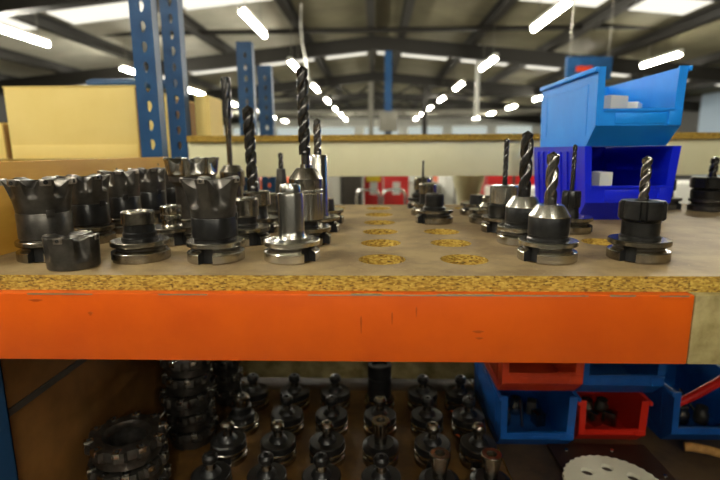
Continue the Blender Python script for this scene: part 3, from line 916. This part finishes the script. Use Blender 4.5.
# ------------------------------------------------------------------ face mills
def mill_head(root, rt, rb, z0, z1, n, m, rot=0, gd=0.32, flare=1.6, name='cutter_head', bore=0.38, inserts=True, im='insert', isz=0.012, lug=0.25, screws=True, gw=(0.10, 0.62), gz=0.55):
    head_rot = R(rot)
    lv = 14
    H = z1 - z0
    def g(t):
        a = ((t - head_rot) * n / (2 * PI)) % 1
        lo, hi = gw
        if lo < a < hi: return math.sin((a - lo) / (hi - lo) * PI) ** 0.75
        return 0
    prof = [(0, z0), (rb * .96, z0), (rb, z0 + .0015)]
    for i in range(1, lv + 1):
        f = i / lv
        prof.append((rb + (rt - rb) * f ** flare, z0 + .0015 + (H - .0015) * f))
    prof += [(rt * .93, z1 + .0008), (rt * bore * 1.1, z1 - .002), (rt * bore, z1 - .004), (rt * bore, z1 - .02), (0, z1 - .02)]
    seg = n * 18
    bm = bmesh.new()
    th = [2 * PI * i / seg for i in range(seg)]
    rings = []
    for (r, z) in prof:
        if r < 1e-6: rings.append([bm.verts.new((0, 0, z))]); continue
        ring = []
        f = max(0.0, min(1.0, (z - z0) / H))
        s = max(0, (f - (1 - gz)) / gz) ** 0.5 if f > 1 - gz else 0
        for t in th:
            gg = g(t)
            rr = r; zz = z
            if r > rt * bore * 1.15 and r > 0:
                rr = r * (1 - gd * gg * s)
                if z > z1 - 1e-3: zz = z - gg * H * lug
                elif f > 1 - lug: zz = min(z, z0 + (z1 - z0) * (1 - lug * gg * (1 - (1 - f) * 0.5)))
            ring.append(bm.verts.new((rr * math.cos(t), rr * math.sin(t), zz)))
        rings.append(ring)
    for a, b_ in zip(rings, rings[1:]):
        for i in range(seg):
            j = (i + 1) % seg
            if len(a) == 1: bm.faces.new((a[0], b_[j], b_[i]))
            elif len(b_) == 1: bm.faces.new((a[i], a[j], b_[0]))
            else: bm.faces.new((a[i], a[j], b_[j], b_[i]))
    hd = link(name, bm, m, root, sharp=40)
    if inserts:
        proto_i = None
        for k in range(n):
            a = head_rot + 2 * PI * (k + (gw[1] + 1 + gw[0]) / 2) / n
            if proto_i is None:
                bm = bmesh.new(); box(bm, -isz * .5, isz * .10, -isz * .55, isz * .45, -isz * .55, isz * .14, isz * .08)
                proto_i = link('insert', bm, M[im], root)
                o = proto_i
                if screws:
                    bm = bmesh.new(); lathe(bm, [(isz * .22, 0), (isz * .2, isz * .05), (isz * .1, isz * .05), (isz * .08, 0), (0, 0)], 12)
                    bmesh.ops.transform(bm, matrix=Matrix.Translation((isz * .10, -isz * .05, -isz * .2)) @ Matrix.Rotation(R(90), 4, 'Y'), verts=bm.verts)
                    link('insert_screw', bm, M['dark'], proto_i)
            else:
                o = copy_tree(proto_i)
            o.location = ((rt) * math.cos(a), (rt) * math.sin(a), z1)
            o.rotation_euler = (0, 0, a)
    return hd

def face_mill(x, y, rot, lab, rbody, zb0, zb1, rt, zt, n, hrot, fm='steel_worn', bm_='black', hm='gunmetal', **kw):
    h = holder(x, y, rot, M[fm], lab)
    part(h, 'arbor', [(0, .033), (rbody * .93, .033), (rbody * .93, zb0), (rbody, zb0 + .002), (rbody, zb1 - .0015), (rbody * .98, zb1), (0, zb1)], M[bm_], 64)
    # drive key
    a = R(hrot + 35) - PI / 2
    mill_head(h, rt, rbody * .99, zb1, zt, n, M[hm], hrot, **kw)
    bm = bmesh.new(); box(bm, -.004, .0012, -.006, .006, zb1 - .006, zb1 + .006, .0006)
    bmesh.ops.transform(bm, matrix=Matrix.Translation((rbody * math.cos(a), rbody * math.sin(a), 0)) @ Matrix.Rotation(a, 4, 'Z') @ Matrix.Identity(4), verts=bm.verts)
    link('drive_key', bm, M[bm_], h)
    return h
face_mill(-0.562, 0.797, 10, 'large dark flared face mill on its holder, first on the left behind the loose cutter', .041, .036, .080, .054, .135, 7, 12, bm_='gunmetal', isz=.016, gd=.24)
face_mill(-0.577, 0.945, 200, 'dark face mill holder second along the left side panel', .040, .036, .079, .047, .133, 6, 40)
face_mill(-0.577, 1.078, 100, 'dark face mill holder third along the left side panel', .040, .036, .080, .044, .137, 6, 5, screws=False)
face_mill(-0.577, 1.215, 60, 'dark face mill holder fourth along the left side panel', .040, .036, .080, .043, .137, 6, 25, screws=False)
face_mill(-0.577, 1.36, 60, 'dark face mill holder farthest along the left side panel', .038, .036, .080, .042, .13, 5, 5, screws=False)
face_mill(-0.267, 0.787, -4, 'five lobed dark face mill on a black arbor in the front row', .037, .038, .073, .0495, .136, 5, 62, fm='steel', hm='gunmetal', gd=.42, lug=.30, gw=(.06, .70), gz=.75, isz=.011)
# steel shell mill behind, with big rounded teeth
h = holder(-0.405, 1.066, 0, M['steel_worn'], 'wide worn steel face mill with rounded teeth behind the plain stub holders')
part(h, 'arbor', [(0, .033), (.038, .033), (.038, .105), (.050, .115), (.050, .127), (0, .127)], M['gunmetal'])
mill_head(h, .0585, .052, .126, .165, 8, M['steel'], 10, gd=.20, lug=.35, gw=(.05, .8), gz=.9, im='steel', isz=.010, screws=False, flare=.5)
# stub holders
h = holder(-0.397, 0.790, -56, M['steel_worn'], 'plain stub holder with steel ring on a black neck, in the front row')
part(h, 'neck', [(0, .033), (.029, .033), (.029, .038), (.0265, .0395), (.0265, .046), (.024, .048), (.024, .061), (0, .061)], M['black'])
part(h, 'steel_ring', [(0, .060), (.025, .060), (.0265, .0615), (.0265, .080), (.025, .082), (.020, .082), (.019, .080), (0, .080)], M['steel_worn'])
h = holder(-0.403, 0.935, 40, M['steel_worn'], 'steel stub holder behind the plain stub holder, beside the five lobed mill')
part(h, 'neck', [(0, .033), (.021, .033), (.018, .038), (.018, .046), (.021, .049), (.021, .056), (.018, .058), (0, .058)], M['steel_worn'])
part(h, 'steel_ring', [(0, .057), (.0195, .057), (.0205, .059), (.0205, .073), (.019, .075), (.013, .075), (.012, .072), (0, .072)], M['steel'])
# loose shell mill at the shelf edge
r = empty('shell_mill', (-0.480, 0.733, 0.0005), 0, 'loose dark shell mill cutter standing at the shelf edge', 'milling cutter')
mill_head(r, .0395, .0375, 0.0, .050, 4, M['gunmetal'], 30, gd=.30, flare=1, lug=.14, gw=(.05, .42), gz=.75, isz=.013, bore=.42)
screw_hole(r, .0372, .030, 20, .003)

# C1: reamer in chuck, far left-centre
h = holder(-0.402, 1.355, 20, M['steel_worn'], 'steel chuck holding a tall slim fluted reamer, left of the blue far uprights')
part(h, 'body', [(0, .033), (.030, .033), (.030, .084), (0, .084)], M['steel_worn'])
part(h, 'chuck_nose', [(0, .083), (.033, .083), (.034, .088), (.034, .122), (.022, .140), (.012, .141), (0, .141)], M['steel_worn'])
screw_hole(h, .034, .108, 15, .005)
bm = bmesh.new(); lathe(bm, [(0, .135), (.0075, .135), (.0078, .228), (.0085, .23), (.0085, .275), (0, .275)], 24); o = link('reamer_shank', bm, M['steel_worn'], h); o.location = (-0.004, 0, 0)
drill(h, .0135, .268, .272, .379, 0.32, M['drill'], 'reamer', flutes=8, depth=.26, tip=.25, x=-0.004, width=0.9)
# companion narrow tool right beside it
h = holder(-0.300, 1.345, 20, M['steel_worn'], 'slim black end mill holder beside the tall reamer')
h.location = (-0.263, 1.352, 0.0005)
part(h, 'body', [(0, .033), (.022, .033), (.016, .09), (.012, .13), (0, .13)], M['gunmetal'])
drill(h, .007, .125, .14, .175, 0.05, M['drill'])

# C2: collar holders
h = holder(-0.254, 0.933, 35, M['steel_worn'], 'steel collar holder just behind the five lobed mill')
part(h, 'neck', [(0, .033), (.024, .033), (.024, .037), (.021, .040), (.021, .054), (0, .054)], M['black'])
part(h, 'collar', [(0, .053), (.0235, .053), (.0255, .056), (.0255, .086), (.0225, .090), (.014, .090), (.013, .086), (0, .086)], M['steel_worn'])
h = holder(-0.263, 1.066, 45, M['steel_worn'], 'worn steel holder with thick dark twist drill left of the bright steel holder')
part(h, 'neck', [(0, .033), (.024, .033), (.022, .040), (.022, .060), (0, .060)], M['black'])
part(h, 'collar', [(0, .059), (.028, .059), (.030, .062), (.030, .088), (.026, .092), (.012, .092), (0, .090)], M['steel_worn'])
drill(h, .0125, .085, .10, .277, 0.062, M['drill'], x=-0.006, tilt=-0.02)
h = holder(-0.263, 1.205, 45, M['steel_worn'], 'short worn holder behind the thick dark drill')
part(h, 'collar', [(0, .033), (.022, .033), (.022, .07), (.019, .074), (0, .074)], M['steel_worn'])

# S1: bright steel blank
h = holder(-0.139, 0.790, 48, M['steel_bright'], 'bright polished steel arbor with rounded cap in the front row')
part(h, 'body', [(0, .033), (.036, .033), (.034, .0345), (.026, .037), (.0225, .042), (.0215, .050), (.0215, .106), (.0205, .111), (.0185, .1125), (0, .1125)], M['steel_bright'])
part(h, 'cap', [(0, .112), (.0175, .112), (.0175, .121), (.0155, .1255), (.010, .1265), (.010, .123), (0, .123)], M['steel_bright'])

# K1: keyed drill chuck
h = holder(-0.133, 0.932, 60, M['steel_worn'], 'keyed drill chuck holding the longest dark twist drill')
part(h, 'neck', [(0, .033), (.026, .033), (.022, .036), (.022, .046), (0, .046)], M['black'])
part(h, 'chuck_body', [(0, .045), (.028, .045), (.0325, .049), (.0325, .098), (.031, .100), (0, .100)], M['steel'], 60, sharp=25,
     rf=lambda t, r, z: r * (1 - (0.035 if (r > .03 and (t * 5 / PI) % 1 < .1) else 0)))
part(h, 'key_ring', [(0, .099), (.0325, .099), (.0338, .101), (.0338, .105), (.032, .108), (0, .108)], M['steel'], 120, sharp=20,
     rf=lambda t, r, z: r * (1 - (0.07 if (r > .0315 and int(t / (2 * PI) * 60) % 2) else 0)))
part(h, 'chuck_nose', [(0, .107), (.0325, .107), (.033, .112), (.033, .126), (.0305, .130), (.020, .144), (.0175, .1465), (.011, .1465), (0, .144)], M['steel_worn'])
screw_hole(h, .0325, .119, -22, .0062, name='key_hole')
for k in range(3):
    bm = bmesh.new(); a = 2 * PI * k / 3 + .4
    tube(bm, [(.012 * math.cos(a), .012 * math.sin(a), .138), (.0085 * math.cos(a), .0085 * math.sin(a), .153)], .0038, 8); link('jaw', bm, M['steel_worn'], h)
drill(h, .0080, .14, .150, .172, .9, M['drill_light'], 'drill_shank', flutes=1, depth=0, tip=.01)
drill(h, .0112, .1715, .176, .334, .060, M['drill'], tilt=-0.006)
# K2: tall steel cylinder holder behind
h = holder(-0.126, 1.074, 50, M['steel_worn'], 'tall slim bright steel cylinder holder behind the keyed chuck')
part(h, 'body', [(0, .033), (.028, .033), (.024, .036), (.022, .044), (.022, .165), (.0195, .170), (.009, .170), (0, .168)], M['steel'])
drill(h, .0088, .16, .175, .248, .05, M['drill_light'])
h = holder(-0.125, 1.205, 50, M['steel_worn'], 'low worn holder half hidden behind the tall cylinder holder')
part(h, 'body', [(0, .033), (.024, .033), (.022, .06), (0, .06)], M['gunmetal'])
h = holder(0.448, 0.9325, 0, M['steel_worn'], 'x') if False else None

# ------------------------------------------------------------------ lower level holders
def low_holder(kind):
    r = empty('tool_holder', (0, 0, 0), 0, 'x', 'tool holder', 'tool holders on the lower shelf')
    bm = bmesh.new()
    lathe(bm, FL, 40, slots=[R(250), R(70)])
    link('flange', bm, [M['steel_worn'], M['dark'], M['gunmetal']], r, sharp=30)  # slot faces again carry painted-in shade over black oxide
    if kind in ('knob', 'ball'):
        part(r, 'black_collar', [(0, .033), (.044, .034), (.046, .036), (.046, .052), (.044, .054), (.024, .055), (.020, .062), (.014, .067), (0, .067)], M['oily'], 40)
        part(r, 'neck', [(0, .065), (.013, .065), (.0115, .070), (.0115, .084), (0, .084)], M['steel_worn'], 24)
        part(r, 'knob', [(0, .083), (.015, .083), (.018, .088), (.018, .098), (.0135, .104), (.006, .105), (.005, .100), (0, .100)], M['oily'] if kind == 'knob' else M['steel_worn'], 24)
    elif kind == 'cup':
        part(r, 'black_collar', [(0, .033), (.046, .033), (.047, .045), (.035, .052), (0, .052)], M['oily'], 40)
        part(r, 'cup', [(0, .051), (.016, .051), (.017, .07), (.024, .105), (.024, .112), (.022, .114), (.012, .114), (.010, .104), (0, .100)], M['steel_worn'], 32)
    elif kind == 'tall':
        part(r, 'black_sleeve', [(0, .033), (.036, .033), (.037, .036), (.037, .100), (.034, .102), (.037, .104), (.037, .142), (.034, .146), (.024, .146), (.022, .140), (0, .140)], M['oily'], 40)
    elif kind == 'stepped':
        part(r, 'body', [(0, .033), (.036, .033), (.036, .05), (.028, .055), (.028, .075), (.024, .078), (0, .078)], M['oily'], 40)
        part(r, 'steel_nut', [(0, .077), (.023, .077), (.024, .08), (.024, .102), (.02, .106), (.008, .106), (0, .10)], M['steel_worn'], 32)
        bm = bmesh.new(); twist(bm, .004, .10, .115, .165, .03); link('drill_bit', bm, M['drill'], r, sharp=38)
    return r
KL = {'knob': 'black knob topped holder', 'ball': 'steel knob topped holder', 'cup': 'holder with flared steel cup', 'tall': 'tall black sleeve holder', 'stepped': 'stepped holder with thin bit'}
P = {}
cols = ['leftmost', 'second', 'third', 'middle', 'fifth', 'rightmost']
rws = ['front', 'second', 'third', 'back']
kinds = {(0, 3): 'knob', (0, 2): 'stepped', (0, 1): 'ball', (0, 0): 'knob', (1, 3): 'knob', (1, 2): 'knob', (1, 1): 'ball', (1, 0): 'knob',
         (2, 3): 'knob', (2, 2): 'knob', (2, 1): 'ball', (2, 0): 'knob', (3, 3): 'tall', (3, 2): 'ball', (3, 1): 'cup', (3, 0): 'knob',
         (4, 3): 'knob', (4, 2): 'knob', (4, 1): 'ball', (4, 0): 'cup', (5, 3): 'knob', (5, 2): 'knob', (5, 1): 'ball', (5, 0): 'cup'}
rnd = random.Random(11)
for (ci, ri), kd in kinds.items():
    if kd not in P: P[kd] = low_holder(kd); o = P[kd]
    else: o = copy_tree(P[kd])
    o.location = (LX[ci + 1], LY[ri], LZS + 0.0005)
    o.rotation_euler = (0, 0, rnd.uniform(-0.6, 0.6))
    o['label'] = '%s in the %s row, %s column of the lower board' % (KL[kd], rws[ri], cols[ci])

# stacks of ring-shaped face mills at the lower left
def disc_mill(x, y, z, r, h, n, rot, lab, tilt=(0, 0)):
    o = empty('face_mill', (x, y, z), 0, lab, 'milling cutter', 'stacked face mills on the lower shelf', rot=(tilt[0], tilt[1], 0))
    bm = bmesh.new()
    lathe(bm, [(r * .46, 0), (r * .80, 0), (r * .84, .004), (r * .86, h * .45), (r, h * .6), (r, h * .85), (r * .97, h), (r * .60, h), (r * .56, h * .9), (r * .46, h * .8), (r * .46, 0)], n * 8,
          rf=lambda t, rr, zz: rr * (1 - (.085 if (rr > r * .9 and ((t - R(rot)) * n / (2 * PI)) % 1 < .42) else 0)))
    link('cutter_body', bm, M['gunmetal'], o, sharp=30)
    pi_ = None
    for k in range(n):
        a = R(rot) + 2 * PI * (k + .5) / n
        if pi_ is None:
            bm = bmesh.new(); box(bm, -r * .20, r * .03, -.004, .012, -.010, .0035, .0015); pi_ = link('insert', bm, M['steel'], o); c = pi_
            bm = bmesh.new(); lathe(bm, [(.0042, 0.0035), (.0035, .005), (.0018, .005), (.0015, .0035), (0, .0035)], 12, cx=-r * .09, cy=.004); link('insert_screw', bm, M['dark'], pi_)
        else: c = copy_tree(pi_)
        c.location = (r * .97 * math.cos(a), r * .97 * math.sin(a), h); c.rotation_euler = (0, 0, a)
    return o
disc_mill(-0.570, 0.985, LZS + .0005, .087, .052, 10, 5, 'bottom ring cutter of the nearest stack at the lower left')
disc_mill(-0.571, 0.987, LZS + .0555, .087, .052, 10, 20, 'middle ring cutter of the nearest stack at the lower left')
disc_mill(-0.570, 0.985, LZS + .114, .087, .052, 10, 9, 'top ring cutter with bright inserts on the nearest lower left stack', tilt=(0.0, 0.03))
for (sx, sy, w_, base, rr2) in ((-0.515, 1.215, 'second', 'beside the leftmost holders', .072), (-0.582, 1.40, 'third', 'in the dark back corner', .072), (-0.475, 1.43, 'fourth', 'behind the second stack', .05)):
    z = LZS + .0005
    nn = 5 if w_ == 'second' else 6
    for k in range(nn):
        hh = .048
        disc_mill(sx + .004 * math.sin(k * 2.1), sy + .004 * math.cos(k * 1.7), z, rr2 * (1 - .08 * (k % 2)), hh, 8, k * 13, 'ring cutter number %s up in the %s stack, %s' % (['one', 'two', 'three', 'four', 'five', 'six'][k], w_, base))
        z += hh + .0042
# rods and rings lying behind the grey beam of the lower level
for i, (x0, x1, m, lab) in enumerate(((-0.15, -0.13, 'chrome', 'shiny steel rod leaning behind the low beam, left one'), (-0.115, -0.095, 'chrome', 'shiny steel rod leaning behind the low beam, right one'), (0.24, 0.262, 'steel', 'pale steel bar standing behind the rightmost holders'))):
    bm = bmesh.new(); tube(bm, [(x0, 1.66, LZS + 0.002), (x1, 1.72, LZS + .12)], .012, 12)
    tag(link('steel_rod', bm, M[m]), lab, 'rod')
for i, (cx_, cy_, lab) in enumerate(((-0.23, 1.68, 'brass ring lying behind the low beam'),)):
    bm = bmesh.new(); pts = [(cx_ + .045 * math.cos(t), cy_ + .045 * math.sin(t), LZS + .006) for t in [2 * PI * k / 32 for k in range(33)]]
    tube(bm, pts, .005, 8); tag(link('brass_ring', bm, M['brass']), lab, 'ring')
bm = bmesh.new(); tube(bm, [(0.02, 1.66, LZS + .012), (0.16, 1.69, LZS + .012), (.2, 1.7, LZS + .012)], .011, 12)
tag(link('steel_rod', bm, M['chrome']), 'polished bar lying flat behind the tall black sleeve holder', 'rod')

# ------------------------------------------------------------------ things on the floor beyond the racks
def cabinet(x0, x1, y0, y1, h, m, lab, name='cabinet'):
    r = empty(name, ((x0 + x1) / 2, y0, FZ), 0, lab, 'cabinet')
    w = (x1 - x0) / 2
    bx('cabinet_body', -w, w, 0, y1 - y0, 0.05, h, m, r, 0.005)
    bx('plinth', -w + .02, w - .02, 0.02, y1 - y0, 0, 0.05, M['greydark'], r)
    bx('cabinet_door', -w + .01, -.004, -.015, 0, 0.08, h - .03, m, r); bx('cabinet_door', .004, w - .01, -.015, 0, 0.08, h - .03, m, r)
    return r
cabinet(-0.44, -0.285, 4.0, 4.4, 1.42, M['white'], 'white cabinet beyond the rack, left of the dark grey one')
cabinet(-0.28, -0.11, 4.0, 4.4, 1.42, M['greydark'], 'dark grey cabinet beside the red boards')
def red_board(x0, x1, lab, tagm):
    r = empty('red_barrier', ((x0 + x1) / 2, 4.3, FZ), 0, lab, 'barrier')
    w = (x1 - x0) / 2
    bx('board', -w, w, 0, .03, .1, 1.32, M['red'], r, .004)
    bx('foot', -w, -w + .04, -.2, .2, 0, .1, M['red'], r); bx('foot', w - .04, w, -.2, .2, 0, .1, M['red'], r)
    bx('white_card', -.03 , .035, -.006, 0, 1.14, 1.25, M['paper'], r)
    if tagm: bx('yellow_card', -.06, .06, -.008, 0, 1.255, 1.34, M['yellow'], r)
    return r
red_board(-0.095, 0.07, 'red barrier board with a yellow card above a white card', True)
red_board(0.08, 0.30, 'red barrier board with only a white card', False)
def hoop(x0, x1, lab):
    bm = bmesh.new(); y = 3.8; z = -0.13
    pts = [(x0, y, FZ), (x0, y, z - .05)] + [(x0 + .05 - .05 * math.cos(t), y, z - .05 + .05 * math.sin(t)) for t in (.4, .8, 1.2, 1.57)] + [(x1 - .05 + .05 * math.sin(t), y, z - .05 + .05 * math.cos(t)) for t in (0, .4, .8, 1.2)] + [(x1, y, z - .06), (x1, y, FZ)]
    tube(bm, pts, .011, 10)
    return tag(link('trolley_handle', bm, M['chrome']), lab, 'trolley handle', None)
hoop(-0.15, 0.035, 'chrome hoop handle in front of the yellow carded red board')
hoop(0.06, 0.24, 'chrome hoop handle in front of the second red board')
# cream drum on far side
r = empty('cream_drum', (0.53, 2.75, FZ), 0, 'tapered cream drum seen under the cream beam', 'drum')
bm = bmesh.new(); lathe(bm, [(0, 0), (.07, 0), (.075, .9), (.055, 1.20), (.062, 1.27), (.085, 1.36), (.095, 1.43), (.095, 1.46), (0, 1.46)], 40); link('drum_body', bm, M['cream'], r)
bx('label_band', -.03, .03, -.078, -.07, .7, .8, M['paper'], r)
def pallet_goods(x0, x1, y, h, m, lab, name='stacked_crate'):
    r = empty(name, ((x0 + x1) / 2, y, FZ), 0, lab, 'crate'); w = (x1 - x0) / 2
    bx('crate_body', -w, w, 0, .5, .1, h, m, r, .01)
    bx('pallet', -w - .02, w + .02, -.02, .52, 0, .1, M['ply'], r)
    bx('strap', -w * .2, -w * .1, -.006, 0, .1, h, M['greydark'], r)
orange_c = mat('far_orange', srgb(214, 96, 40), 0.5)
pallet_goods(0.36, 0.60, 4.3, 1.22, M['grey'], 'grey crate right of the second red board')
pallet_goods(0.66, 0.90, 4.6, 1.28, M['white'], 'white crate behind the middle holders')
pallet_goods(0.70, 1.05, 5.4, 1.42, orange_c, 'orange crate beyond the white crate')
pallet_goods(1.15, 1.75, 4.6, 1.16, M['white'], 'long white crate right of the cream drum')
pallet_goods(1.3, 2.0, 5.6, 1.38, M['red'], 'red crate beyond the long white crate')
pallet_goods(2.0, 2.6, 4.6, 1.3, M['greydark'], 'dark grey crate beyond the blue bins')
pallet_goods(2.7, 3.5, 4.4, 1.22, M['white'], 'white crate beyond the right end of the shelf')
pallet_goods(-1.12, -0.8, 4.2, 1.28, orange_c, 'orange crate left of the bright steel holder')
pallet_goods(-1.75, -1.2, 4.6, 1.40, M['white'], 'white crate seen left under the cream beam')
pallet_goods(-0.72, -0.5, 4.8, 1.40, M['white'], 'white crate beside the orange crate')
pallet_goods(-2.6, -1.9, 4.6, 1.3, M['blue_post'], 'blue crate seen far left under the cream beam')
# larger machines far down the hall, hazy pale masses behind the rack
def machine(x, y, w, h, m, lab):
    r = empty('machine_tool', (x, y, FZ), 0, lab, 'machine')
    bx('machine_body', -w / 2, w / 2, 0, 1.6, 0, h, m, r, .03)
    bx('control_panel', w / 2 - .5, w / 2 - .15, -.15, 0, 1.1, 1.7, M['greydark'], r, .01)
    bx('machine_window', -w / 2 + .2, w / 2 - .7, -.02, 0, 1.0, h - .3, M['skyblue'], r)
machine(-6.5, 20, 3.2, 2.2, M['white'], 'pale machine tool far down the left side of the hall')
machine(-1.8, 26, 3.0, 2.3, M['wall'], 'pale machine tool far down the middle left of the hall')
machine(3.4, 24, 3.4, 2.2, M['wall'], 'pale green machine tool far down the middle right')
machine(8.2, 20, 3.2, 2.1, M['grey'], 'grey machine tool far down the right side')
machine(-3.2, 11, 1.6, 1.55, M['grey'], 'low grey machine at the near left of the hall')
